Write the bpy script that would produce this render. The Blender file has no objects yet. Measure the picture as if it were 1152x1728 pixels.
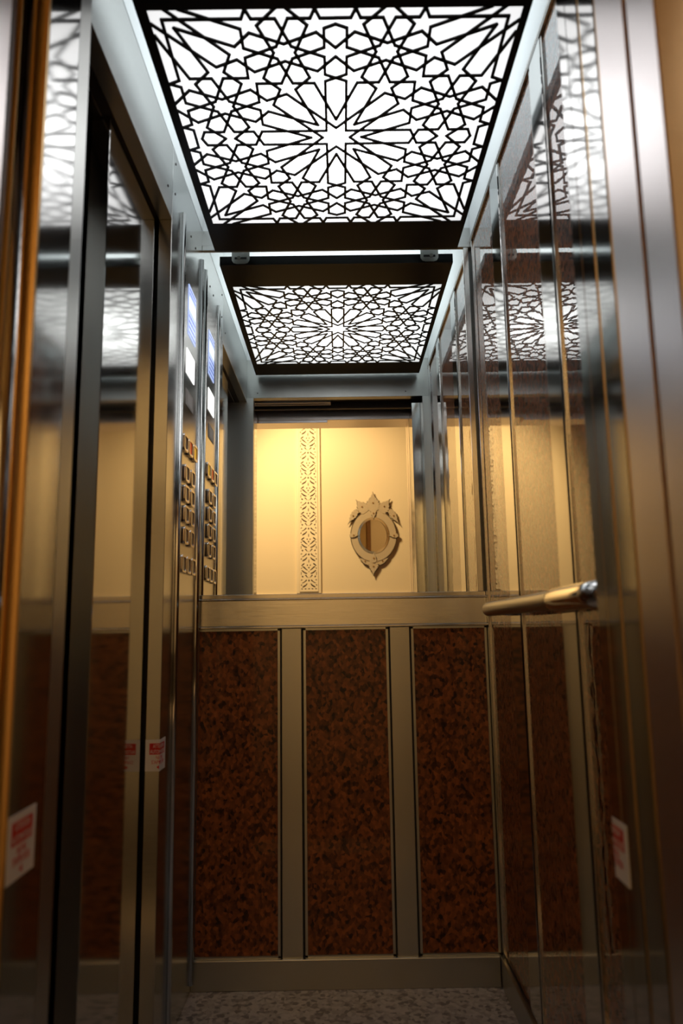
import bpy, bmesh, math, random
from mathutils import Vector, Matrix
random.seed(7)
S = bpy.context.scene
C = S.collection
PI = math.pi

# ------------------------------------------------------------------ camera
PITCH, ROLL, YAW, FPX, ZC = 0.15874, -0.015149, 0.0041312, 1247.1, 1.0
def cam_axes():
    cy, sy = math.cos(YAW), math.sin(YAW); cp, sp = math.cos(PITCH), math.sin(PITCH)
    A = Matrix(((cy, -sy, 0), (sy, cy, 0), (0, 0, 1)))
    B = Matrix(((1, 0, 0), (0, cp, sp), (0, -sp, cp)))
    R = (B @ A).transposed()
    c, s = math.cos(ROLL), math.sin(ROLL)
    return R @ Vector((c, 0, s)), R @ Vector((-s, 0, c)), R @ Vector((0, 1, 0))
rt, up, fw = cam_axes()
cd = bpy.data.cameras.new('camera')
cam = bpy.data.objects.new('camera', cd); C.objects.link(cam)
M = Matrix((rt, up, -fw)).transposed().to_4x4(); M.translation = Vector((0, 0, ZC))
cam.matrix_world = M
cd.sensor_fit = 'VERTICAL'; cd.sensor_height = 36.0; cd.lens = FPX / 1728 * 36.0
cd.clip_start = 0.02; cd.clip_end = 50
cd.dof.use_dof = True; cd.dof.focus_distance = 2.9; cd.dof.aperture_fstop = 3.0
S.camera = cam

# ------------------------------------------------------------------ light and exposure
S.view_settings.view_transform = 'Standard'; S.view_settings.look = 'None'
S.view_settings.exposure = 0.0; S.view_settings.gamma = 1.0; S.view_settings.use_curve_mapping = False
w = bpy.data.worlds.new('world'); S.world = w; w.use_nodes = True
w.node_tree.nodes['Background'].inputs[0].default_value = (0.9, 0.6, 0.35, 1)
w.node_tree.nodes['Background'].inputs[1].default_value = 0.01
S.cycles.max_bounces = 16; S.cycles.glossy_bounces = 12; S.cycles.diffuse_bounces = 5
S.cycles.sample_clamp_indirect = 6.0
S.cycles.caustics_reflective = True

PANEL_EMIT = 1.75       # the luminous ceiling
def spot(name, loc, target, power, col, size, angle, blend):
    l = bpy.data.lights.new(name, 'SPOT'); l.energy = power; l.color = col; l.shadow_soft_size = size
    l.spot_size = math.radians(angle); l.spot_blend = blend
    o = bpy.data.objects.new(name, l); C.objects.link(o); o.location = loc
    o.rotation_euler = (Vector(target) - Vector(loc)).to_track_quat('-Z', 'Y').to_euler()
    return o
# wall-washing light of the hallway, out of view
spot('unseen_hallway_spot', (-0.60, 0.05, 2.88), (0.05, -1.0, 1.62), 225, (1.0, 0.665, 0.31), 0.18, 100, 0.8)
spot('unseen_hallway_spot', (1.45, -0.35, 2.88), (1.0, 0.735, 1.85), 55, (1.0, 0.68, 0.34), 0.1, 34, 0.6)  # added unseen spot that brightens the landing wall for the round mirror

# ------------------------------------------------------------------ helpers
def tag(o, label=None, cat=None, group=None, kind=None):
    if label: o['label'] = label
    if cat: o['category'] = cat
    if group: o['group'] = group
    if kind: o['kind'] = kind
    return o
def empty(name, loc, label=None, cat=None, group=None, kind=None):
    o = bpy.data.objects.new(name, None); C.objects.link(o); o.location = loc; o.empty_display_size = 0.05
    return tag(o, label, cat, group, kind)
def link(name, me, mats, parent=None):
    o = bpy.data.objects.new(name, me); C.objects.link(o)
    for m in (mats if isinstance(mats, (list, tuple)) else [mats]): me.materials.append(m)
    if parent is not None:
        o.parent = parent
        me.transform(Matrix.Translation(-world_loc(parent)))
    return o
def world_loc(o):
    v = Vector((0, 0, 0))
    while o is not None: v += o.location; o = o.parent
    return v
class MB:
    def __init__(s): s.bm = bmesh.new()
    def box(s, x0, x1, y0, y1, z0, z1, mi=0, bev=0.0, seg=1):
        t = bmesh.new() if bev else s.bm
        vs = [t.verts.new((x, y, z)) for x in (x0, x1) for y in (y0, y1) for z in (z0, z1)]
        for f in ((0, 1, 3, 2), (4, 6, 7, 5), (0, 4, 5, 1), (2, 3, 7, 6), (0, 2, 6, 4), (1, 5, 7, 3)):
            t.faces.new([vs[i] for i in f]).material_index = mi
        if bev:
            bmesh.ops.bevel(t, geom=t.edges[:], offset=bev, segments=seg, profile=0.5, affect='EDGES', clamp_overlap=True)
            s.join(t, mi)
        return s
    def join(s, t, mi=0):
        me = bpy.data.meshes.new('tmp'); t.to_mesh(me); t.free()
        n = len(s.bm.faces); s.bm.from_mesh(me); bpy.data.meshes.remove(me)
        s.bm.faces.ensure_lookup_table()
        for f in s.bm.faces[n:]: f.material_index = mi
    def prism(s, pts, axis, a, b, mi=0):
        """extrude a 2D polygon along axis (0,1,2) from a to b"""
        def P(p, t):
            q = list(p); q.insert(axis, t); return q
        v0 = [s.bm.verts.new(P(p, a)) for p in pts]; v1 = [s.bm.verts.new(P(p, b)) for p in pts]
        n = len(pts)
        fs = [s.bm.faces.new(v0), s.bm.faces.new(v1)]
        for i in range(n): fs.append(s.bm.faces.new((v0[i], v0[(i+1) % n], v1[(i+1) % n], v1[i])))
        for f in fs: f.material_index = mi
        return s
    def tube(s, path, rx, rz=None, n=20, cap=True, up=Vector((0, 0, 1)), mi=0, round_ends=0):
        """sweep an ellipse; radii may be lists"""
        path = [Vector(p) for p in path]; m = len(path); rings = []
        for i, p in enumerate(path):
            d = (path[min(i+1, m-1)] - path[max(i-1, 0)]).normalized()
            sx = d.cross(up).normalized(); sz = sx.cross(d).normalized()
            a = rx[i] if isinstance(rx, list) else rx
            b = (rz[i] if isinstance(rz, list) else rz) if rz is not None else a
            rings.append([s.bm.verts.new(p + sx*a*math.cos(2*PI*k/n) + sz*b*math.sin(2*PI*k/n)) for k in range(n)])
        for r0, r1 in zip(rings, rings[1:]):
            for k in range(n):
                f = s.bm.faces.new((r0[k], r0[(k+1) % n], r1[(k+1) % n], r1[k])); f.smooth = True; f.material_index = mi
        if cap:
            s.bm.faces.new(rings[0]).material_index = mi; s.bm.faces.new(rings[-1][::-1]).material_index = mi
        return s
    def build(s, name, mats, parent=None, bevel=0.0):
        bmesh.ops.recalc_face_normals(s.bm, faces=s.bm.faces[:])
        if bevel: bmesh.ops.bevel(s.bm, geom=s.bm.edges[:], offset=bevel, segments=1, affect='EDGES', clamp_overlap=True)
        me = bpy.data.meshes.new(name); s.bm.to_mesh(me); s.bm.free()
        return link(name, me, mats, parent)
def box(name, x0, x1, y0, y1, z0, z1, mat, parent=None, bev=0.0):
    return MB().box(x0, x1, y0, y1, z0, z1, 0, bev).build(name, mat, parent)
def structure(o): o['kind'] = 'structure'; return o
def curve_fill(name, loops, depth, mats, parent=None, plane='xz', at=0.0, sign=1):
    """fill closed loops (outer and holes) and extrude; plane coordinates (a, b) -> world"""
    cu = bpy.data.curves.new('tmp', 'CURVE'); cu.dimensions = '2D'; cu.fill_mode = 'BOTH'; cu.extrude = depth / 2
    for lp in loops:
        sp = cu.splines.new('POLY'); sp.points.add(len(lp) - 1); sp.use_cyclic_u = True
        for p, (a, b) in zip(sp.points, lp): p.co = (a, b, 0, 1)
    o = bpy.data.objects.new('tmp', cu); C.objects.link(o)
    dg = bpy.context.evaluated_depsgraph_get()
    me = bpy.data.meshes.new_from_object(o.evaluated_get(dg))
    bpy.data.objects.remove(o); bpy.data.curves.remove(cu)
    for v in me.vertices:
        a, b, c = v.co
        if plane == 'xz': v.co = (a, at + c, b)
        elif plane == 'yz': v.co = (at + c, a, b)
        else: v.co = (a, b, at + c)
    bm = bmesh.new(); bm.from_mesh(me); bmesh.ops.remove_doubles(bm, verts=bm.verts[:], dist=1e-6)
    bmesh.ops.recalc_face_normals(bm, faces=bm.faces[:]); bm.to_mesh(me); bm.free()
    me.name = name; me.materials.clear()
    return link(name, me, mats, parent)
def text_mesh(body, size, depth, sx=1.0):
    cu = bpy.data.curves.new('tmp', 'FONT'); cu.body = body; cu.size = size; cu.extrude = depth; cu.align_x = 'CENTER'; cu.align_y = 'CENTER'
    o = bpy.data.objects.new('tmp', cu); C.objects.link(o)
    dg = bpy.context.evaluated_depsgraph_get()
    me = bpy.data.meshes.new_from_object(o.evaluated_get(dg))
    bpy.data.objects.remove(o); bpy.data.curves.remove(cu)
    me.materials.clear()
    return me

# ------------------------------------------------------------------ materials
def mat(name, base, rough=0.5, metal=0.0, emit=None, estr=0.0, **kw):
    m = bpy.data.materials.new(name); m.use_nodes = True
    b = m.node_tree.nodes['Principled BSDF']
    b.inputs['Base Color'].default_value = (*base, 1); b.inputs['Roughness'].default_value = rough; b.inputs['Metallic'].default_value = metal
    if emit: b.inputs['Emission Color'].default_value = (*emit, 1); b.inputs['Emission Strength'].default_value = estr
    for k, v in kw.items(): b.inputs[k.replace('_', ' ')].default_value = v
    return m
def nodes(m): return m.node_tree.nodes, m.node_tree.links, m.node_tree.nodes['Principled BSDF']
def add_brush(m, scale, strength, rvar, base_rough, coord='Object'):
    """fine drawn lines in the metal: small bump and roughness changes"""
    N, L, B = nodes(m)
    tc = N.new('ShaderNodeTexCoord'); mp = N.new('ShaderNodeMapping'); mp.inputs['Scale'].default_value = scale
    L.new(tc.outputs[coord], mp.inputs['Vector'])
    nz = N.new('ShaderNodeTexNoise'); nz.inputs['Scale'].default_value = 1.0; nz.inputs['Detail'].default_value = 3
    L.new(mp.outputs[0], nz.inputs['Vector'])
    mr = N.new('ShaderNodeMapRange'); mr.inputs['To Min'].default_value = base_rough - rvar; mr.inputs['To Max'].default_value = base_rough + rvar
    L.new(nz.outputs['Fac'], mr.inputs['Value']); L.new(mr.outputs[0], B.inputs['Roughness'])
    bp = N.new('ShaderNodeBump'); bp.inputs['Strength'].default_value = strength; bp.inputs['Distance'].default_value = 0.0006
    L.new(nz.outputs['Fac'], bp.inputs['Height']); L.new(bp.outputs[0], B.inputs['Normal'])
    return m
STEEL = add_brush(mat('brushed_steel', (0.45, 0.455, 0.44), 0.24, 1.0), (40, 40, 500), 0.03, 0.05, 0.20)
STEEL_RAIL = add_brush(mat('rail_steel', (0.58, 0.57, 0.54), 0.2, 1.0), (3, 3, 900), 0.5, 0.04, 0.17)
STEEL_SOFT = add_brush(mat('satin_steel', (0.43, 0.435, 0.42), 0.3, 1.0), (60, 60, 600), 0.12, 0.05, 0.30)
STEEL_BRIGHT = add_brush(mat('polished_steel', (0.55, 0.55, 0.54), 0.1, 1.0), (14, 14, 2.5), 0.05, 0.02, 0.085)
STEEL_FRAME = add_brush(mat('frame_steel', (0.82, 0.76, 0.75), 0.30, 1.0), (60, 60, 600), 0.12, 0.05, 0.30)
STEEL_PLATE = mat('panel_steel', (0.48, 0.485, 0.47), 0.21, 1.0)
STEEL_FRONT = add_brush(mat('front_steel', (0.56, 0.57, 0.55), 0.36, 1.0), (60, 60, 300), 0.03, 0.04, 0.34)
TRIM = mat('trim_steel', (0.55, 0.53, 0.50), 0.16, 1.0)
CHROME = mat('chrome', (0.82, 0.82, 0.82), 0.05, 1.0)
DARK = mat('dark_gap', (0.012, 0.010, 0.009), 0.6)
DARK_METAL = mat('dark_painted_metal', (0.05, 0.04, 0.035), 0.4, 0.6)
MIRROR = mat('mirror_glass', (0.90, 0.92, 0.90), 0.0, 1.0)
BLACK = mat('black_lacquer', (0.004, 0.004, 0.005), 0.32, Specular_IOR_Level=0.15)
STEEL_HALL_TINT = mat('hall_tinted_strip', (0.92, 0.60, 0.24), 0.28, 1.0)  # steel step strips with the orange hallway reflection put into their colour
CEIL_WHITE = mat('white_cabin_paint', (0.62, 0.66, 0.67), 0.5)
def diffuser_mat():
    m = mat('lit_diffuser', (0.8, 0.8, 0.8), 0.6, 0, (0.985, 0.99, 1.0), PANEL_EMIT)
    N, L, B = m.node_tree.nodes, m.node_tree.links, m.node_tree.nodes['Principled BSDF']
    tc = N.new('ShaderNodeTexCoord'); mp = N.new('ShaderNodeMapping'); mp.inputs['Scale'].default_value = (1.6, 1.6, 0)
    g = N.new('ShaderNodeTexGradient'); g.gradient_type = 'QUADRATIC_SPHERE'
    mr = N.new('ShaderNodeMapRange'); mr.inputs['To Min'].default_value = PANEL_EMIT * 0.46; mr.inputs['To Max'].default_value = PANEL_EMIT * 2.6
    L.new(tc.outputs['Object'], mp.inputs[0]); L.new(mp.outputs[0], g.inputs[0]); L.new(g.outputs['Fac'], mr.inputs['Value']); L.new(mr.outputs[0], B.inputs['Emission Strength'])
    return m
LIGHT = diffuser_mat()
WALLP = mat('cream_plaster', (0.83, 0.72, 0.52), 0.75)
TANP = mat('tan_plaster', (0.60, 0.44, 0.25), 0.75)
CARVE = mat('carved_plaster', (0.86, 0.76, 0.57), 0.7)
GROOVE_TINT = mat('groove_hall_tint', (0.62, 0.36, 0.11), 0.65)  # hallway orange reflected in the door frame groove, put into its colour
CAVITY_SHADE = mat('cavity_shade', (0.10, 0.045, 0.015), 0.7)  # shade of the hollow behind the pierced plaster, put into the colour

def granite_mat(name, coat, ior, bump):
    m = mat(name, (0.16, 0.05, 0.02), 0.35, 0.0, Specular_IOR_Level=0.2)
    N, L, B = nodes(m)
    tc = N.new('ShaderNodeTexCoord')
    mp = N.new('ShaderNodeMapping'); mp.inputs['Scale'].default_value = (1, 1, 0.75); L.new(tc.outputs['Object'], mp.inputs['Vector'])
    v = N.new('ShaderNodeTexVoronoi'); v.inputs['Scale'].default_value = 120; L.new(mp.outputs[0], v.inputs['Vector'])
    hs = N.new('ShaderNodeSeparateColor'); L.new(v.outputs['Color'], hs.inputs[0])
    r = N.new('ShaderNodeValToRGB'); r.color_ramp.interpolation = 'LINEAR'
    e = r.color_ramp.elements
    e[0].position = 0.0; e[0].color = (0.012, 0.006, 0.004, 1)
    e[1].position = 1.0; e[1].color = (0.48, 0.145, 0.032, 1)
    for p, c in ((0.24, (0.022, 0.009, 0.005, 1)), (0.42, (0.13, 0.040, 0.012, 1)), (0.66, (0.26, 0.074, 0.018, 1))):
        k = e.new(p); k.color = c
    nz = N.new('ShaderNodeTexNoise'); nz.inputs['Scale'].default_value = 60; nz.inputs['Detail'].default_value = 4; L.new(mp.outputs[0], nz.inputs['Vector'])
    mx = N.new('ShaderNodeMix'); mx.data_type = 'FLOAT'; mx.inputs[0].default_value = 0.55
    L.new(hs.outputs[0], mx.inputs[2]); L.new(nz.outputs['Fac'], mx.inputs[3])
    L.new(mx.outputs[0], r.inputs['Fac']); L.new(r.outputs['Color'], B.inputs['Base Color'])
    B.inputs['Coat Weight'].default_value = coat; B.inputs['Coat IOR'].default_value = ior; B.inputs['Coat Roughness'].default_value = 0.01
    B.inputs['Roughness'].default_value = 0.4
    n2 = N.new('ShaderNodeTexNoise'); n2.inputs['Scale'].default_value = 26; n2.inputs['Detail'].default_value = 1.0; L.new(tc.outputs['Object'], n2.inputs['Vector'])
    bp = N.new('ShaderNodeBump'); bp.inputs['Strength'].default_value = bump; bp.inputs['Distance'].default_value = 0.002
    L.new(n2.outputs['Fac'], bp.inputs['Height']); L.new(bp.outputs[0], B.inputs['Coat Normal'])
    return m
GRANITE = granite_mat('red_granite_laminate', 0.35, 1.45, 0.02)
GRANITE_GLOSS = granite_mat('polished_red_granite_laminate', 1.0, 2.7, 0.06)
def floor_mat(name, c0, c1, c2, scale=140):
    m = mat(name, c1, 0.35)
    N, L, B = nodes(m)
    tc = N.new('ShaderNodeTexCoord')
    v = N.new('ShaderNodeTexVoronoi'); v.inputs['Scale'].default_value = scale; L.new(tc.outputs['Object'], v.inputs['Vector'])
    hs = N.new('ShaderNodeSeparateColor'); L.new(v.outputs['Color'], hs.inputs[0])
    nz = N.new('ShaderNodeTexNoise'); nz.inputs['Scale'].default_value = scale * 0.6; nz.inputs['Detail'].default_value = 4; L.new(tc.outputs['Object'], nz.inputs['Vector'])
    mx = N.new('ShaderNodeMix'); mx.data_type = 'FLOAT'; mx.inputs[0].default_value = 0.5
    L.new(hs.outputs[0], mx.inputs[2]); L.new(nz.outputs['Fac'], mx.inputs[3])
    r = N.new('ShaderNodeValToRGB'); e = r.color_ramp.elements
    e[0].position = 0.28; e[0].color = (*c0, 1); e[1].position = 0.7; e[1].color = (*c2, 1); k = e.new(0.42); k.color = (*c1, 1)
    L.new(mx.outputs[0], r.inputs['Fac']); L.new(r.outputs['Color'], B.inputs['Base Color'])
    return m
GREY_GRANITE = floor_mat('grey_granite_floor', (0.12, 0.10, 0.09), (0.28, 0.24, 0.205), (0.42, 0.36, 0.31), 80)
TILE = floor_mat('hallway_dark_floor', (0.02, 0.012, 0.008), (0.035, 0.02, 0.012), (0.05, 0.03, 0.018), 40)

# ------------------------------------------------------------------ main dimensions (metres)
XL, XR, YB, YF = -0.437, 0.452, 2.28, 1.10
ZSEAM = 2.315; ZC2 = 2.46

# ------------------------------------------------------------------ the cabin shell
structure(box('floor', -0.60, XR + 0.03, 0.99, YB + 0.04, -0.04, 0.0, GREY_GRANITE))
structure(box('ceiling', -0.62, XR + 0.03, 0.99, YB + 0.04, ZC2, ZC2 + 0.03, CEIL_WHITE))

# back wall: red granite dado, steel rail, header above the mirror
wb = structure(box('wall_back', XL - 0.05, XR + 0.03, YB + 0.012, YB + 0.04, 0, ZC2, STEEL_SOFT))
tag(wb, 'back cabin wall with granite dado under a steel rail')
g_edges = [(-0.428, -0.190), (-0.105, 0.138), (0.222, 0.438)]
for a, b in g_edges:
    box('granite_panel', a, b, YB - 0.001, YB + 0.012, 0.088, 1.003, GRANITE, wb)
for a, b in ((-0.178, -0.118), (0.150, 0.210)):
    MB().box(a, b, YB - 0.006, YB + 0.012, 0.08, 1.008, 0, 0.0012).build('steel_strip', STEEL_SOFT, wb)
    box('dark_groove', a - 0.012, b + 0.013, YB + 0.004, YB + 0.012, 0.08, 1.008, DARK, wb)  # dark filler in the joints either side of the strip
for a, b in g_edges:
    m = MB()
    m.box(a - 0.007, a, YB - 0.005, YB + 0.012, 0.082, 1.008); m.box(b, b + 0.007, YB - 0.005, YB + 0.012, 0.082, 1.008)
    m.box(a - 0.007, b + 0.007, YB - 0.005, YB + 0.012, 0.081, 0.088); m.box(a - 0.007, b + 0.007, YB - 0.005, YB + 0.012, 1.002, 1.009)
    m.build('panel_trim', STEEL_SOFT, wb)
m = MB(); m.box(XL, XR - 0.001, YB - 0.010, YB + 0.012, 1.016, 1.094, 0, 0.0015)
m.build('steel_rail', STEEL_RAIL, wb)
m = MB(); m.box(XL, XR - 0.001, YB - 0.013, YB + 0.012, 1.009, 1.016, 0, 0.0018, 2); m.box(XL, XR - 0.001, YB - 0.013, YB + 0.012, 1.094, 1.099, 0, 0.0018, 2)
m.box(XL, XR - 0.001, YB - 0.007, YB + 0.012, 1.099, 1.112, 0, 0.001)
m.build('rail_lip', TRIM, wb)
m = MB(); m.box(XL, XR, YB - 0.008, YB + 0.012, 2.244, 2.262, 0, 0.001); m.box(XL, XR, YB - 0.004, YB + 0.012, 2.2625, ZSEAM)
m.build('header_panel', STEEL_SOFT, wb)
box('upper_panel', XL - 0.02, XR, YB + 0.002, YB + 0.012, ZSEAM, ZC2, CEIL_WHITE, wb)
m = MB(); m.box(0.424, 0.441, YB - 0.006, YB + 0.012, 1.112, 2.244, 0, 0.001)
m.build('mirror_edge_trim', TRIM, wb)
bs = structure(MB().box(XL, XR - 0.012, YB - 0.012, YB + 0.012, 0.0, 0.076, 0, 0.001).box(XL, XR - 0.012, YB - 0.014, YB + 0.012, 0.075, 0.081, 0, 0.002, 2).build('baseboard_back', STEEL_SOFT))

mir = box('wall_mirror', XL - 0.02, 0.4245, YB, YB + 0.011, 1.1125, 2.2435, MIRROR)
tag(mir, 'large frameless mirror filling the upper back cabin wall', 'mirror')

# right wall: tall granite panels between polished strips
wr = structure(box('wall_right', XR + 0.008, XR + 0.03, 0.99, YB + 0.04, 0, ZC2, STEEL_SOFT))
tag(wr, 'right cabin wall of glossy granite panels and steel strips')
for a, b in ((1.955, 2.250), (1.505, 1.835), (1.172, 1.402)):
    box('granite_panel', XR, XR + 0.008, a, b, 0.088, 2.252, GRANITE_GLOSS, wr)
for a, b in ((1.847, 1.943), (1.412, 1.495)):
    MB().box(XR - 0.006, XR + 0.008, a, b, 0.08, 2.255, 0, 0.0012).build('steel_strip', STEEL_BRIGHT, wr)
    box('dark_groove', XR + 0.003, XR + 0.008, a - 0.012, b + 0.012, 0.08, 2.255, DARK, wr)
    m = MB(); m.box(XR - 0.004, XR + 0.008, a - 0.012, a - 0.004, 0.08, 2.255); m.box(XR - 0.004, XR + 0.008, b + 0.004, b + 0.012, 0.08, 2.255)
    m.build('panel_trim', TRIM, wr)
MB().box(XR - 0.005, XR + 0.008, 2.250, 2.266, 0.08, 2.255, 0, 0.001).build('corner_trim', TRIM, wr)
box('corner_groove', XR + 0.002, XR + 0.008, 2.266, 2.2795, 0.0, ZSEAM, DARK, wr)
for a, b in ((1.104, 1.160),):
    MB().box(XR - 0.006, XR + 0.008, a, b, 0.0, 2.255, 0, 0.0012).build('front_pier_sheet', STEEL_BRIGHT, wr)
m = MB(); m.box(XR - 0.007, XR + 0.008, 1.10, 2.2795, 2.256, 2.262, 0, 0.001); m.box(XR - 0.007, XR + 0.008, 1.10, 2.2795, 2.266, 2.272, 0, 0.001)
m.build('top_trim', TRIM, wr)
box('cornice_panel', XR - 0.002, XR + 0.008, 1.10, 2.2795, 2.275, ZC2, CEIL_WHITE, wr)
structure(MB().box(XR - 0.010, XR + 0.008, 1.165, YB - 0.003, 0.0, 0.076, 0, 0.001).box(XR - 0.012, XR + 0.008, 1.165, YB - 0.003, 0.075, 0.081, 0, 0.002, 2).build('baseboard_right', STEEL_SOFT))

# left wall: rear pier with the control panel, lintel over the side door
YD = 1.843
wl = structure(MB().box(XL - 0.035, XL, YD, YB + 0.012, 0, ZSEAM - 0.003, 0, 0.001).build('wall_left', STEEL))
tag(wl, 'left cabin wall pier and lintel around the side door')
MB().box(XL - 0.035, XL, 1.101, YD - 0.0005, 2.10, ZSEAM - 0.003, 0, 0.001).build('lintel', STEEL_SOFT, wl)
MB().box(-0.62, XL - 0.0355, 1.101, YD + 0.1, 2.10, 2.14).box(-0.62, -0.60, 1.101, YB, 0, 2.10).build('door_recess', DARK_METAL, wl)
box('soffit_groove', XL - 0.062, XL - 0.058, 1.101, YD, 2.0985, 2.1002, TRIM, wl)
box('cornice_panel', XL - 0.035, XL - 0.0005, 1.101, YB, ZSEAM + 0.003, ZC2, CEIL_WHITE, wl)
m = MB(); m.box(XL - 0.02, XL - 0.004, 1.101, YB, ZSEAM - 0.0029, ZSEAM + 0.0028); m.build('seam', DARK, wl)
box('recess_jamb', -0.60, XL - 0.0355, YD + 0.085, YD + 0.10, 0, 2.10, STEEL_SOFT, wl)
def screw(parent, x, y, z, r, axis, sign):
    s_ = MB(); pts = [(math.cos(2*PI*k/14)*r, math.sin(2*PI*k/14)*r) for k in range(14)]
    if axis == 0: s_.prism([(y+p, z+q) for p, q in pts], 0, x, x + sign*0.0015)
    else: s_.prism([(x+p, z+q) for p, q in pts], 1, y, y + sign*0.0015)
    return s_.build('screw', DARK_METAL, parent)
for y, z in ((1.875, 2.195), (1.875, 2.285), (1.79, 2.165)): screw(wl, XL, y, z, 0.0035, 0, 1)

# side door: two telescopic leaves standing closed in the left recess
dl = empty('door_1', (-0.498, 1.44, 0), 'closed steel side door of two sliding leaves in left recess', None, None, 'structure')
MB().box(-0.520, -0.478, 1.440, 1.925, 0.004, 2.096, 0, 0.0015).build('sliding_leaf', STEEL_BRIGHT, dl)
MB().box(-0.585, -0.548, 1.106, 1.500, 0.004, 2.096, 0, 0.0015).build('sliding_leaf', STEEL, dl)

# front wall with its opening
wf = structure(MB().box(-0.60, -0.405, 1.055, YF, 0, 2.12).box(0.416, XR + 0.008, 1.062, YF, 0, 2.12).build('wall_front', STEEL_FRONT))
tag(wf, 'front cabin wall around the open doorway')
MB().box(-0.60, XR + 0.008, 1.055, YF - 0.001, 2.1205, ZSEAM, 0, 0.001).build('lintel', STEEL_SOFT, wf)
box('upper_panel', -0.60, XR + 0.008, 1.055, YF - 0.001, ZSEAM, ZC2, CEIL_WHITE, wf)
MB().box(-0.445, -0.4055, 1.1, 1.1025, 0, 2.12).build('jamb_sheet', STEEL_FRONT, wf)
for x in (-0.385, 0.335): screw(wf, x, YF - 0.001, 2.145, 0.003, 1, 1)
# car door jamb on the left, stepping outwards towards the landing
MB().box(-0.46, -0.405, 0.942, 1.0545, 0, 2.12, 0, 0.001).build('jamb_sheet', STEEL_BRIGHT, wf)
MB().box(-0.428, -0.4055, 0.937, 0.9418, 0, 2.12, 0, 0.0008).build('hall_tinted_strip', STEEL_HALL_TINT, wf)
# steps of the landing doorway left
tl = structure(MB().tube([(-0.4315, 0.921, 0.0), (-0.4315, 0.921, 2.12)], 0.0148, 0.0148, 28, True, Vector((1, 0, 0))).build('trim_1', STEEL_BRIGHT))
tag(tl, 'bright steel door edge stepping back beside left landing frame')
tl2 = structure(MB().box(-0.50, -0.432, 0.884, 0.8995, 0, 2.08, 0, 0.001).build('trim_2', DARK_METAL))
structure(MB().box(-0.50, -0.4275, 0.900, 0.9045, 0, 2.08, 0, 0.0008).build('trim_6', STEEL_HALL_TINT))
# parked car door leaf on the right
d2 = empty('door_2', (0.40, 1.0, 0), 'open front door leaves parked inside right doorway', None, None, 'structure')
MB().box(0.366, 0.90, 1.0215, 1.058, 0.004, 2.10, 0, 0.001).build('sliding_leaf', STEEL_BRIGHT, d2)
MB().box(0.366, 0.90, 0.973, 1.0205, 0.004, 2.10, 0, 0.001).build('sliding_leaf', STEEL_BRIGHT, d2)
MB().box(0.366, 0.90, 0.911, 0.965, 0.004, 2.10, 0, 0.001).build('sliding_leaf', STEEL_BRIGHT, d2)
MB().box(0.3675, 0.45, 0.9655, 0.9725, 0.004, 2.10).box(0.3675, 0.45, 0.904, 0.9105, 0.004, 2.06).build('hall_tinted_strip', STEEL_HALL_TINT, d2)
# headers of the two door tracks
hd = structure(MB().box(-0.50, 0.50, 0.90, 1.054, 2.125, 2.30).box(-0.424, 0.50, 0.962, 0.984, 2.098, 2.125).build('trim_3', DARK_METAL))
tag(hd, 'dark door track header above the front opening')
MB().box(-0.424, -0.03, 1.028, 1.036, 2.112, 2.125, 0, 0.001).box(-0.424, -0.03, 1.010, 1.018, 2.108, 2.125, 0, 0.001).build('track_rail', STEEL_FRAME, hd)
# landing door frame
lf = structure(MB().box(-0.50, -0.432, 0.735, 0.883, 0, 2.065, 0, 0.002).box(0.365, 0.46, 0.815, 0.903, 0, 2.065, 0, 0.002)
               .box(0.365, 0.46, 0.735, 0.806, 0, 2.065, 0, 0.002).box(-0.50, 0.46, 0.735, 0.895, 2.0655, 2.16, 0, 0.002).build('trim_4', STEEL_FRAME))
tag(lf, 'brushed landing door frame around the lift entrance')
structure(box('trim_5', 0.371, 0.46, 0.8065, 0.8145, 0, 2.065, GROOVE_TINT))
MB().box(-0.43, -0.05, 0.835, 0.895, 2.052, 2.065, 0, 0.001).build('head_stop', STEEL_FRAME, lf)
structure(box('floor_sill', -0.50, 0.50, 0.735, 0.9895, -0.04, -0.002, STEEL_FRAME))

# ------------------------------------------------------------------ the hallway in front of the lift
HX0, HX1, HY0, HY1, HZ = -2.2, 2.2, -1.0, 0.735, 2.95
structure(box('floor_hallway', HX0, HX1, HY0 - 0.1, HY1 - 0.001, -0.04, 0, TILE))
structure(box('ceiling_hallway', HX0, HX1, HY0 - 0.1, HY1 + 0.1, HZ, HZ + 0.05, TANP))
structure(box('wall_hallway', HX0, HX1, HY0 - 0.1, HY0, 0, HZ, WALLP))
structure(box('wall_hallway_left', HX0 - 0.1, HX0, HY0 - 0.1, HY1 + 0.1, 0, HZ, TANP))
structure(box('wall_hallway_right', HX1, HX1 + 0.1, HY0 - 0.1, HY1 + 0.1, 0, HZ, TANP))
structure(MB().box(HX0, -0.5005, HY1, HY1 + 0.1, 0, HZ).box(0.4605, HX1, HY1, HY1 + 0.1, 0, HZ).box(-0.5005, 0.4605, HY1, HY1 + 0.1, 2.1605, HZ).build('wall_landing', TANP))

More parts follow.
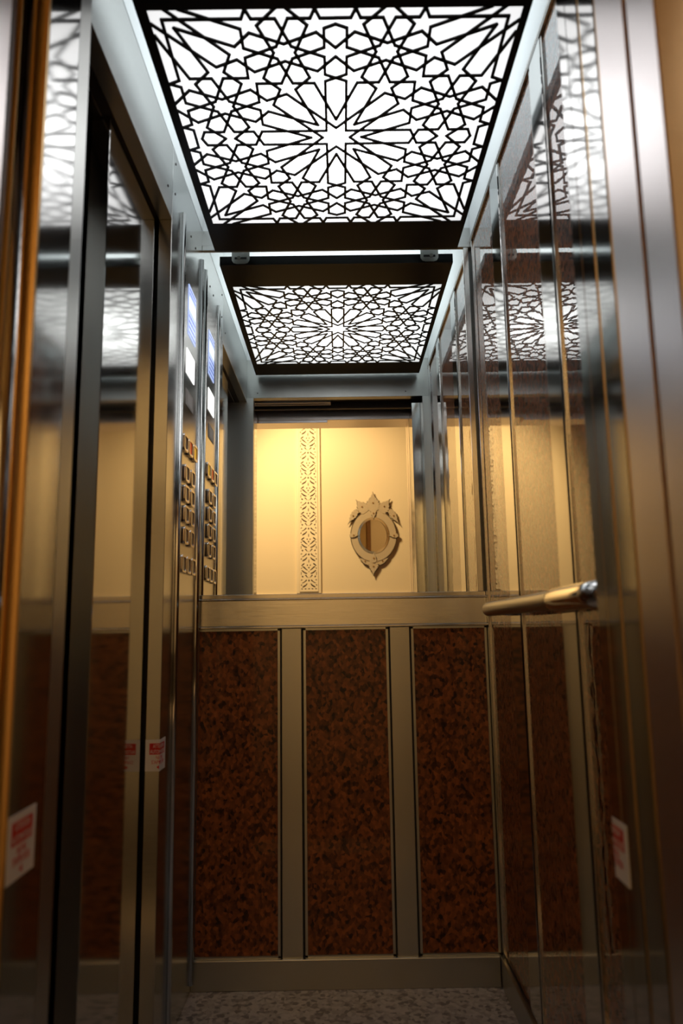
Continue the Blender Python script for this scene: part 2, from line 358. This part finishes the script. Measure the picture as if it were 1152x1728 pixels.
# ------------------------------------------------------------------ luminous ceiling panel
PX0, PX1, PY0, PY1, PZ = -0.388, 0.398, 1.147, 2.2335, 2.2197
WX0, WX1, WY0, WY1 = -0.3665, 0.3825, 1.2915, 2.0735
LXC, LYC = (WX0 + WX1) / 2, (WY0 + WY1) / 2
LX, LY = (WX1 - WX0) / 2, (WY1 - WY0) / 2
cl = empty('ceiling_light', (LXC, LYC, PZ), 'square black ceiling light with a lit star lattice', 'ceiling light')
m = MB()
m.box(PX0, WX0, PY0, PY1, PZ, PZ + 0.003); m.box(WX1, PX1, PY0, PY1, PZ, PZ + 0.003)
m.box(WX0, WX1, PY0, WY0, PZ, PZ + 0.003); m.box(WX0, WX1, WY1, PY1, PZ, PZ + 0.003)
t = 0.003
m.box(PX0, PX0 + t, PY0, PY1, PZ + 0.003, PZ + 0.031); m.box(PX1 - t, PX1, PY0, PY1, PZ + 0.003, PZ + 0.031)
m.box(PX0, PX1, PY0, PY0 + t, PZ + 0.003, PZ + 0.031); m.box(PX0, PX1, PY1 - t, PY1, PZ + 0.003, PZ + 0.031)
m.build('frame', BLACK, cl)
box('diffuser', PX0 + 0.006, PX1 - 0.006, PY0 + 0.006, PY1 - 0.006, PZ + 0.006, PZ + 0.024, LIGHT, cl)

def star_segments():
    segs = []; D = math.radians
    def pol(c, r, a): return (c[0] + r*math.cos(a), c[1] + r*math.sin(a))
    def along(c, a, u, v): return (c[0] + u*math.cos(a) - v*math.sin(a), c[1] + u*math.sin(a) + v*math.cos(a))
    R16, R8, W16, W8 = 0.517, 0.248, 0.0636, 0.0565
    T = math.tan(D(67.5)); a0 = 1 - 1/math.sqrt(2); b0 = 1/math.sqrt(2)
    def rosette16(c):
        for k in range(16):
            a = D(22.5)*k
            P = pol(c, R16, a); end = W16 if k % 2 == 0 else W16/math.tan(D(22.5))
            for s in (1, -1):
                K = along(c, a, R16 - W16/T, s*W16); E = along(c, a, end, s*W16)
                segs.append((P, K)); segs.append((K, E))
    def rosette8(c):
        for k in range(8):
            a = D(22.5 + 45*k); P = pol(c, R8, a)
            for s in (1, -1):
                K = along(c, a, R8 - W8/T, s*W8); E = along(c, a, W8/T, s*W8)
                segs.append((P, K)); segs.append((K, E))
    rosette16((0, 0)); rosette16((1, 1)); rosette8((a0, b0)); rosette8((b0, a0))
    def isect(p, a, q, b):
        d, e = (math.cos(a), math.sin(a)), (math.cos(b), math.sin(b))
        det = d[0]*(-e[1]) + e[0]*d[1]; rx, ry = q[0]-p[0], q[1]-p[1]
        t = (rx*(-e[1]) + e[0]*ry)/det
        return (p[0]+t*d[0], p[1]+t*d[1])
    S1 = (a0, b0); S1c1 = pol(S1, R8, D(292.5)); S1c2 = pol(S1, R8, D(337.5))
    A16 = pol((0, 0), R16, D(45)); B16 = pol((1, 1), R16, D(225))
    sw = lambda p: (p[1], p[0])
    def both(p, q): segs.append((p, q)); segs.append((sw(p), sw(q)))
    m1 = (S1c1[1], S1c1[1]); both(S1c1, m1)
    q = isect(S1c1, D(225), A16, D(112.5)); both(S1c1, q); both(A16, q)
    m2 = (S1c2[0], S1c2[0]); both(S1c2, m2)
    q = isect(S1c2, D(45), B16, D(157.5)); both(S1c2, q); both(B16, q)
    # the tile around (0,1)
    c202, c157, c112, c67 = (pol(S1, R8, D(x)) for x in (202.5, 157.5, 112.5, 67.5))
    P0 = (0, R16); t22 = math.tan(D(22.5))
    P2 = (c202[0], R16 + c202[0]*t22); both(P0, P2); both(P2, c202)
    both(c202, (0, c202[1] + c202[0])); both(c157, (0, c157[1] - c157[0]))
    pk = 0.897; q = (c157[0], pk - c157[0]*t22); both(c157, q); both(q, (0, pk))
    h = 1 - c112[1]
    both(c112, (c112[0] + h, 1)); both(c67, (c67[0] - h, 1))
    X = 0.110; both(c112, (X + h*t22, c112[1])); both((X + h*t22, c112[1]), (X, 1)); both((X, 1), (X - h*t22, c112[1])); both((X - h*t22, c112[1]), (0, c112[1]))
    X = 1 - R16; both(c67, (X - h*t22, c67[1])); both((X - h*t22, c67[1]), (X, 1))
    return segs
def clip(p, q):
    t0, t1 = 0.0, 1.0
    for i in (0, 1):
        d = q[i]-p[i]
        for lo in (True, False):
            lim = 0.0 if lo else 1.0
            n = p[i]-lim if lo else lim-p[i]; g = d if lo else -d
            if abs(g) < 1e-12:
                if n < -1e-9: return None
            else:
                tt = -n/g
                if g > 0: t0 = max(t0, tt)
                else: t1 = min(t1, tt)
    if t1 - t0 < 1e-6: return None
    return ((p[0]+t0*(q[0]-p[0]), p[1]+t0*(q[1]-p[1])), (p[0]+t1*(q[0]-p[0]), p[1]+t1*(q[1]-p[1])))
m = MB(); seen = set(); HW = 0.0036
for p, q in star_segments():
    r = clip(p, q)
    if not r: continue
    for sx in (1, -1):
        for sy in (1, -1):
            a = (LXC + sx*r[0][0]*LX, LYC + sy*r[0][1]*LY); b = (LXC + sx*r[1][0]*LX, LYC + sy*r[1][1]*LY)
            key = tuple(sorted((tuple(round(v, 4) for v in a), tuple(round(v, 4) for v in b))))
            if key in seen: continue
            seen.add(key)
            d = Vector((b[0]-a[0], b[1]-a[1])); ln = d.length
            if ln < 1e-5: continue
            d /= ln; n = Vector((-d.y, d.x))*HW; e = d*HW*0.7
            A, B_ = Vector(a) - e, Vector(b) + e
            j = random.uniform(0, 0.0004)
            m.prism([tuple(A+n), tuple(B_+n), tuple(B_-n), tuple(A-n)], 2, PZ + 0.0002 + j, PZ + 0.0034 + j)
m.build('lattice', BLACK, cl)
for x, off in ((-0.317, -0.006), (0.319, 0.006)):
    pts = [(x-0.030, 2.30), (x-0.030, 2.236), (x-0.024, 2.226), (x-0.014, 2.223), (x+0.014, 2.223), (x+0.024, 2.226), (x+0.030, 2.236), (x+0.030, 2.30)]
    b = MB().prism(pts, 1, PY1 + 0.0005, PY1 + 0.003).build('bracket', STEEL_SOFT, cl)
    MB().box(x-0.020, x+0.020, PY1 + 0.003, PY1 + 0.0034, 2.2385, 2.2465).build('slot', DARK, b)
    MB().prism([(x+off+0.007*math.cos(PI*k/3), 2.2425+0.007*math.sin(PI*k/3)) for k in range(6)], 1, PY1 + 0.003, PY1 + 0.007).build('bolt', TRIM, b)

# ------------------------------------------------------------------ car control panel
BTN_LED = {}
cp = empty('control_panel', (XL, 2.11, 1.10), 'tall steel lift control panel with screens and square buttons', 'control panel')
Y0, Y1 = 1.982, 2.235
MB().box(XL + 0.0002, XL + 0.003, Y0, Y1, 0.03, 2.205, 0, 0.0008).build('face_plate', STEEL_PLATE, cp)
for y, r_ in ((1.972, 0.0085), (2.246, 0.010)):
    MB().tube([(XL + 0.003, y, 0.03), (XL + 0.003, y, 2.195)], r_, r_, 24, True, Vector((1, 0, 0))).build('edge_profile', STEEL_BRIGHT, cp)
for y in (2.08, 2.15): screw(cp, XL + 0.003, y, 2.185, 0.0035, 0, 1)
XF = XL + 0.003
SCREEN = mat('blue_lcd', (0.3, 0.4, 0.8), 0.2, 0, (0.50, 0.62, 1.0), 0.85)
SCREEN_DK = mat('blue_lcd_ink', (0.1, 0.15, 0.5), 0.2, 0, (0.22, 0.30, 0.85), 0.55)
SCREEN_WH = mat('lcd_white', (0.7, 0.8, 0.9), 0.2, 0, (0.86, 0.93, 1.0), 0.95)
WHITE_LIT = mat('white_indicator', (0.9, 0.9, 0.9), 0.4, 0, (1.0, 1.0, 1.0), 1.3)
GREY_LCD = mat('grey_display', (0.50, 0.50, 0.51), 0.6)
sc = MB().box(XF, XF + 0.002, 2.058, 2.165, 1.866, 2.022, 0, 0.0005).build('display_screen', SCREEN, cp)
m = MB(); m.box(XF + 0.002, XF + 0.0023, 2.062, 2.161, 1.945, 1.985); m.build('screen_area', SCREEN_WH, sc)
m = MB(); m.box(XF + 0.002, XF + 0.0022, 2.0625, 2.0635, 1.87, 2.016)
for z in (1.995, 2.008): m.box(XF + 0.002, XF + 0.0024, 2.066, 2.157, z, z + 0.004)
for k in range(4):
    z = 1.872 + k*0.017
    x = 2.064
    while x < 2.152:
        l = random.uniform(0.006, 0.016); m.box(XF + 0.002, XF + 0.0024, x, min(x + l, 2.160), z, z + 0.006); x += l + 0.004
m.build('lettering', SCREEN_DK, sc)
MB().box(XF, XF + 0.002, 2.046, 2.159, 1.743, 1.819, 0, 0.0005).build('lit_indicator', WHITE_LIT, cp)
sd = MB().box(XF, XF + 0.0015, 2.044, 2.150, 1.648, 1.697, 0, 0.0005).build('small_display', GREY_LCD, cp)
MB().box(XF + 0.0015, XF + 0.0018, 2.068, 2.126, 1.656, 1.689).build('display_window', mat('display_window_grey', (0.66, 0.67, 0.69), 0.6), sd)
B_GREY = mat('button_grey', (0.30, 0.29, 0.28), 0.3, 0.7)
B_RED = mat('button_red', (0.75, 0.10, 0.03), 0.35, 0, (1.0, 0.12, 0.02), 0.25)
B_YEL = mat('button_yellow', (0.9, 0.50, 0.03), 0.35, 0, (1.0, 0.52, 0.03), 0.4)
B_RIM = mat('button_rim', (0.66, 0.60, 0.55), 0.18, 1.0)
def rrect(cy, cz, hw, hh, r, n=4):
    pts = []
    for sx, sy, a0 in ((1, 1, 0), (-1, 1, 90), (-1, -1, 180), (1, -1, 270)):
        for k in range(n+1):
            a = math.radians(a0 + 90*k/n); pts.append((cy + sx*(hw-r) + r*math.cos(a), cz + sy*(hh-r) + r*math.sin(a)))
    return pts
btns = [(2.028, 1.528, 0), (2.096, 1.529, 1), (2.163, 1.530, 2), (2.053, 1.445, 0), (2.134, 1.446, 0), (2.051, 1.386, 0), (2.132, 1.387, 0),
        (2.054, 1.328, 0), (2.136, 1.329, 0), (2.054, 1.268, 0), (2.134, 1.268, 0), (2.030, 1.187, 0), (2.096, 1.188, 0), (2.162, 1.189, 0)]
for y, z, k in btns:
    rim = curve_fill('button', [rrect(y, z, 0.027, 0.0235, 0.008), rrect(y, z, 0.0215, 0.0185, 0.006)], 0.009, B_RIM, cp, 'yz', XF + 0.0045)
    MB().prism(rrect(y, z, 0.0212, 0.0182, 0.006), 0, XF + 0.0002, XF + 0.0062).build('button_cap', (B_GREY, B_RED, B_YEL)[k], rim)
    if k: rim['label'] = ('', 'red lit button', 'yellow lit button')[k]

# ------------------------------------------------------------------ handrail on the right wall
hr = empty('handrail', (XR, 1.55, 1.05), 'steel handrail with chrome end cap on right cabin wall', 'handrail')
HXc, HZc = 0.394, 1.049
path = [(HXc, 1.30 + k*(1.965-1.30)/8, HZc) for k in range(9)]
path += [(HXc, 1.972, HZc), (HXc, 1.978, HZc), (HXc, 1.982, HZc), (HXc, 1.984, HZc)]
rad = [0.0185]*9 + [0.0178, 0.0155, 0.0115, 0.004]
MB().tube(path, rad, rad, 28).build('grip_bar', STEEL_SOFT, hr)
cp_path = [(HXc, 1.372, HZc), (HXc, 1.366, HZc), (HXc, 1.352, HZc), (HXc, 1.30, HZc), (HXc, 1.22, HZc), (HXc, 1.165, HZc)]
for k in range(1, 9):
    a = PI/2*k/8; cp_path.append((HXc + 0.036*(1-math.cos(a)), 1.165 - 0.040*math.sin(a), HZc))
cp_path.append((XR - 0.0062, 1.125, HZc))
cr = [0.017, 0.0205, 0.0215, 0.022, 0.022, 0.022] + [0.022]*8 + [0.022]
MB().tube(cp_path, cr, cr, 28).build('end_cap', CHROME, hr)
MB().tube([(HXc + 0.012, 1.90, HZc - 0.004), (HXc + 0.03, 1.90, HZc - 0.012), (XR - 0.0062, 1.90, HZc - 0.012)], 0.007, 0.007, 14).build('bracket', CHROME, hr)

# ------------------------------------------------------------------ warning stickers
ST_WHITE = mat('sticker_white', (0.78, 0.74, 0.68), 0.5)
ST_RED = mat('sticker_red', (0.62, 0.015, 0.012), 0.5)
def sticker(label, place, fold=None):
    """place maps sticker coordinates (s across, t up, n out) to the world; fold = s at which it wraps a corner"""
    W, H = 0.096, 0.073
    root = empty('warning_sticker', place(W/2, H/2, 0), label, 'sticker')
    def sheet(name, s0, s1, t0, t1, n0, n1, mt):
        me = bpy.data.meshes.new(name); bm = bmesh.new()
        cuts = [s0] + ([fold] if fold and s0 < fold < s1 else []) + [s1]
        rows = [[bm.verts.new(place(s, t_, n)) for s in cuts] for t_, n in ((t0, n0), (t0, n1), (t1, n1), (t1, n0))]
        for i in range(4):
            for k in range(len(cuts)-1):
                bm.faces.new((rows[i][k], rows[i][k+1], rows[(i+1) % 4][k+1], rows[(i+1) % 4][k]))
        bm.faces.new([r[0] for r in rows]); bm.faces.new([r[-1] for r in rows])
        bmesh.ops.recalc_face_normals(bm, faces=bm.faces[:]); bm.to_mesh(me); bm.free()
        return link(name, me, mt, root)
    sheet('paper', 0, W, 0, H, 0.0002, 0.0008, ST_WHITE)
    sheet('red_box', 0.012, W-0.012, 0.0385, 0.0645, 0.0008, 0.0010, ST_RED)
    def text(name, body, t_, size, width, mt):
        me = text_mesh(body, size, 0.00008)
        xs = [v.co.x for v in me.vertices]; k = width/(max(xs)-min(xs)); mx = (max(xs)+min(xs))/2
        if fold:
            bm = bmesh.new(); bm.from_mesh(me)
            x_cut = (fold - W/2)/k + mx
            bmesh.ops.bisect_plane(bm, geom=bm.verts[:]+bm.edges[:]+bm.faces[:], plane_co=(x_cut, 0, 0), plane_no=(1, 0, 0))
            bm.to_mesh(me); bm.free()
        for v in me.vertices: v.co = place(W/2 + (v.co.x-mx)*k, t_ + v.co.y, 0.0012 + v.co.z)
        return link(name, me, mt, root)
    text('lettering', 'ATTENTION', 0.0575, 0.012, 0.050, ST_WHITE)
    text('lettering', 'AUTOMATIQUE', 0.0448, 0.012, 0.067, ST_WHITE)
    text('lettering', 'NE PAS', 0.0312, 0.0115, 0.031, ST_RED)
    text('lettering', "S'APPUYER", 0.0205, 0.0125, 0.058, ST_RED)
    me = bpy.data.meshes.new('arrow'); bm = bmesh.new()
    tri = [(W/2-0.006, 0.0095), (W/2+0.005, 0.0045), (W/2+0.005, 0.0145)]
    if fold: tri = [(fold-0.0085, 0.0095), (fold-0.0005, 0.0045), (fold-0.0005, 0.0145)]
    bm.faces.new([bm.verts.new(place(s, t_, 0.0011)) for s, t_ in tri]); bm.to_mesh(me); bm.free()
    link('arrow', me, ST_RED, root)
# on the left doorway jamb, facing across the doorway (reads towards the cabin)
sticker('white and red warning sticker on dark left doorway jamb, largest one', lambda s, t_, n: Vector((-0.405 + n, 0.943 + s*0.86, 0.702 + t_*1.08)))
# folded round the edge of the rear pier of the side door
FD = 0.043
def place_fold(s, t_, n):
    if s <= FD: return Vector((XL - (FD - s)*0.80, YD - n, 0.674 + t_))
    return Vector((XL + n, YD + (s - FD), 0.674 + t_))
sticker('white and red warning sticker folded round the side door pier edge', place_fold, FD)
FR = 0.044
def place_right(s, t_, n):
    if s <= FR: return Vector((0.366 + (FR - s), 1.058 + n, 0.668 + t_*1.05))
    return Vector((0.366 - n, 1.058 - (s - FR), 0.668 + t_*1.05))
sticker('white and red warning sticker on the parked door leaf, below the handrail', place_right, FR)

# ------------------------------------------------------------------ ornate mirror on the hallway wall
GLASS_SILVER = mat('silvered_glass', (0.86, 0.78, 0.60), 0.10, 1.0)
ETCHED = add_brush(mat('etched_glass', (0.66, 0.57, 0.42), 0.4, 0.45), (110, 110, 110), 0.9, 0.12, 0.4)
BACKING = mat('mirror_backing', (0.06, 0.035, 0.015), 0.6)
ROSETTE = mat('brass_rosette', (0.55, 0.33, 0.10), 0.3, 1.0)
MCX, MCZ = 0.2625, 1.703
om = empty('ornate_mirror', (MCX, HY0, MCZ), 'round ornate mirror with leafy cut glass crest on cream wall', 'mirror')
yW = HY0
def ell(a, b, n=72, cx=MCX, cz=MCZ): return [(cx + a*math.cos(2*PI*k/n), cz + b*math.sin(2*PI*k/n)) for k in range(n)]
MB().prism(ell(0.166, 0.190), 1, yW, yW + 0.012).build('backing', BACKING, om)
ring = curve_fill('frame_ring', [ell(0.172, 0.197), ell(0.121, 0.140)], 0.006, ETCHED, om, 'xz', yW + 0.019)
curve_fill('inner_band', [ell(0.119, 0.138), ell(0.103, 0.120)], 0.006, GLASS_SILVER, om, 'xz', yW + 0.021)
curve_fill('rim_wire', [ell(0.1755, 0.2005), ell(0.1705, 0.1955)], 0.009, BACKING, om, 'xz', yW + 0.019)
# etched sprays on the ring
# the bevelled centre glass, slightly turned in its frame
gl = bpy.data.meshes.new('glass'); bm = bmesh.new()
yaw = math.radians(-7)
vs = [bm.verts.new((x, yW + 0.0255 + (x-MCX)*math.tan(yaw), z)) for x, z in ell(0.104, 0.121)]
bm.faces.new(vs); bmesh.ops.recalc_face_normals(bm, faces=bm.faces[:]); bm.to_mesh(gl); bm.free()
link('glass', gl, MIRROR, om)
def leaf_shape(cx, cz, L, W, ang, teeth=4, base=0.35):
    """serrated leaf, base at (cx,cz), pointing along ang (degrees, 90 = up)"""
    right = []; n = teeth
    for k in range(n):
        t0 = k/n; t1 = (k+0.72)/n
        prof = lambda t: W*(base + (1-base)*math.sin(PI*min(1, t*1.05+0.12)))*(1-t**3)
        right.append((t0*L, prof(t0)*0.80)); right.append((t1*L, prof(t1)*1.06))
    pts = right + [(L, 0.0)] + [(x, -y) for x, y in reversed(right)]
    a = math.radians(ang); c, s_ = math.cos(a), math.sin(a)
    return [(cx + x*c - y*s_, cz + x*s_ + y*c) for x, y in pts]
def leaf(name, cx, cz, L, W, ang, y, teeth=4, th=0.005, base=0.35):
    p = leaf_shape(cx, cz, L, W, ang, teeth, base)
    o = MB().prism(p, 1, y, y + th).build(name, ETCHED, om)
    mxx = cx + L*0.42*math.cos(math.radians(ang)); mzz = cz + L*0.42*math.sin(math.radians(ang))
    q = [(mxx + (x-mxx)*1.10, mzz + (z-mzz)*1.10) for x, z in p]
    MB().prism([(x+0.0015, z-0.0025) for x, z in q], 1, y - 0.004, y - 0.0005).build('leaf_backing', BACKING, o)
    a = math.radians(ang); rx, rz = cx + L*0.42*math.cos(a), cz + L*0.42*math.sin(a)
    MB().prism([(rx + 0.006*math.cos(PI*k/6), rz + 0.006*math.sin(PI*k/6)) for k in range(12)], 1, y + th, y + th + 0.004).build('rosette', ROSETTE, o)
    return o
# crest
leaf('crest_leaf', MCX + 0.002, MCZ + 0.188, 0.145, 0.054, 91, yW + 0.022, 7)
leaf('crest_leaf', MCX - 0.052, MCZ + 0.180, 0.122, 0.048, 128, yW + 0.020, 6)
leaf('crest_leaf', MCX + 0.055, MCZ + 0.180, 0.122, 0.048, 53, yW + 0.020, 6)
leaf('crest_leaf', MCX - 0.122, MCZ + 0.196, 0.125, 0.026, 236, yW + 0.018, 6, 0.005, 0.25)
leaf('crest_leaf', MCX + 0.124, MCZ + 0.196, 0.135, 0.026, 303, yW + 0.018, 6, 0.005, 0.25)
# foot
leaf('foot_leaf', MCX - 0.004, MCZ - 0.185, 0.115, 0.040, 268, yW + 0.022, 7)
leaf('foot_leaf', MCX - 0.036, MCZ - 0.212, 0.088, 0.020, 150, yW + 0.018, 6, 0.005, 0.5)
leaf('foot_leaf', MCX + 0.030, MCZ - 0.212, 0.090, 0.020, 28, yW + 0.018, 6, 0.005, 0.5)
# clasps over the ring
leaf('clasp', MCX + 0.002, MCZ + 0.200, 0.074, 0.022, 270, yW + 0.027, 3)
leaf('clasp', MCX - 0.003, MCZ - 0.205, 0.078, 0.022, 89, yW + 0.027, 3)
leaf('clasp', MCX - 0.178, MCZ + 0.003, 0.066, 0.019, 0, yW + 0.027, 3)
leaf('clasp', MCX + 0.184, MCZ - 0.003, 0.074, 0.019, 180, yW + 0.027, 3)

# ------------------------------------------------------------------ carved plaster strip on the hallway wall
cs = empty('carved_plaster_strip', (-0.228, HY0, 1.29), 'tall pierced plaster strip with leaf tracery on cream hallway wall', 'wall ornament')
CXS = -0.228; U = 0.196/236.0   # unit taken from the tracing
def stroke(pts, wds):
    """closed outline of a tapering stroke"""
    L_, R_ = [], []
    for i, p in enumerate(pts):
        a = Vector(pts[max(0, i-1)]); b = Vector(pts[min(len(pts)-1, i+1)]); d = (b-a).normalized(); n = Vector((-d.y, d.x))*wds[i]
        L_.append((p[0]+n.x, p[1]+n.y)); R_.append((p[0]-n.x, p[1]-n.y))
    return L_ + R_[::-1]
motif_pair = [  # right-hand half, cell units (x right, y down), mirrored to the left
    ([(12, -26), (22, -40), (32, -50)], [2.2, 4.5, 5.5]),
    ([(20, -6), (34, 8), (52, 20), (62, 22)], [6, 4, 3.5, 2]),
    ([(16, 26), (28, 42), (44, 52), (58, 60)], [3.5, 5.5, 6.5, 4]),
    ([(52, -30), (62, -42)], [6, 5]),
    ([(60, -8), (72, -2)], [5, 3]),
    ([(64, 36), (72, 46)], [5, 3.5]),
    ([(40, 82), (54, 92), (68, 104)], [5, 5.5, 3]),
    ([(14, 92), (12, 104)], [5.5, 4]),
    ([(10, 144), (26, 134), (44, 116), (60, 108)], [2.5, 4.5, 6, 3]),
    ([(16, 174), (36, 166), (52, 154), (64, 142)], [4.5, 6, 5, 4]),
    ([(62, 124), (72, 126)], [5, 4]),
    ([(68, 158), (69, 186)], [2.6, 2.6]),
]
motif_mid = [([(0, -8), (0, 8)], [5, 7]), ([(0, 46), (0, 62), (0, 78)], [1.5, 4, 1.5]), ([(0, 114), (0, 128)], [8, 2]), ([(0, 152), (0, 160)], [4, 4]), ([(0, 206), (0, 213)], [3, 3])]
ZBOT, ZTOP = 1.288, HZ - 0.06
holes = []
cell = 236*U
z = ZBOT + 0.083
while z + 0.12 < ZTOP:
    for pts, wd in motif_pair:
        for s_ in (1, -1):
            q = stroke([(CXS + s_*x*U, z - y*U) for x, y in pts], [w_*U for w_ in wd]); holes.append(q)
    for pts, wd in motif_mid:
        holes.append(stroke([(CXS + x*U, z - y*U) for x, y in pts], [w_*U for w_ in wd]))
    z += cell
holes = [h for h in holes if min(p[1] for p in h) > ZBOT + 0.028 and max(p[1] for p in h) < ZTOP - 0.02]
for k in range(-2, 3):
    holes.append(stroke([(CXS + k*0.026 - 0.006, ZBOT + 0.021), (CXS + k*0.026 + 0.006, ZBOT + 0.021)], [0.0035, 0.0035]))
curve_fill('pierced_panel', [[(CXS-0.070, ZBOT), (CXS+0.070, ZBOT), (CXS+0.070, ZTOP), (CXS-0.070, ZTOP)]] + holes, 0.008, CARVE, cs, 'xz', HY0 + 0.022)
box('shade_sheet', CXS-0.066, CXS+0.066, HY0, HY0 + 0.004, ZBOT + 0.004, ZTOP - 0.004, CAVITY_SHADE, cs)  # dark sheet added in place of the shaded hollow behind the holes
m = MB()
for s_ in (1, -1):
    a, b = sorted((CXS + s_*0.070, CXS + s_*0.092)); m.box(a, b, HY0, HY0 + 0.020, ZBOT - 0.006, ZTOP, 0, 0.003)
    a, b = sorted((CXS + s_*0.062, CXS + s_*0.070)); m.box(a, b, HY0, HY0 + 0.0179, ZBOT, ZTOP)
m.box(CXS-0.092, CXS+0.092, HY0, HY0 + 0.020, ZBOT - 0.014, ZBOT, 0, 0.003)
m.build('border_moulding', CARVE, cs)

# carved frieze running along the hallway wall under the strip
cf = empty('carved_frieze', (0, HY0, 1.20), 'low carved plaster frieze along the hallway wall', 'wall ornament')
MB().box(-1.4, 1.4, HY0 + 0.0005, HY0 + 0.016, 1.12, 1.262, 0, 0.003).build('frieze_body', CARVE, cf)
m = MB()
for k in range(-40, 40):
    x = k*0.034
    if not (HX0 < x < HX1): continue
    m.prism([(x - 0.014, 1.262), (x - 0.012, 1.268), (x - 0.005, 1.273), (x, 1.275), (x + 0.005, 1.273), (x + 0.012, 1.268), (x + 0.014, 1.262)], 1, HY0, HY0 + 0.014)
m.build('scalloped_edge', CARVE, cf)

# framed picture on the landing wall (seen in the round mirror)
GILT = mat('gilt_wood', (0.22, 0.10, 0.03), 0.35, 0.3)
PICT = mat('old_canvas', (0.40, 0.24, 0.08), 0.6)
fp = empty('framed_picture', (0.63, HY1, 1.95), 'brown gilt framed picture on the ochre landing wall', 'picture')
MB().box(0.56, 0.71, HY1 - 0.012, HY1, 1.68, 2.22).build('canvas', PICT, fp)
m = MB()
for a, b, c, d in ((0.53, 0.57, 1.64, 2.26), (0.70, 0.74, 1.64, 2.26), (0.57, 0.70, 1.64, 1.69), (0.57, 0.70, 2.21, 2.26)):
    m.box(a, b, HY1 - 0.03, HY1, c, d, 0, 0.006, 2)
m.build('frame', GILT, fp)
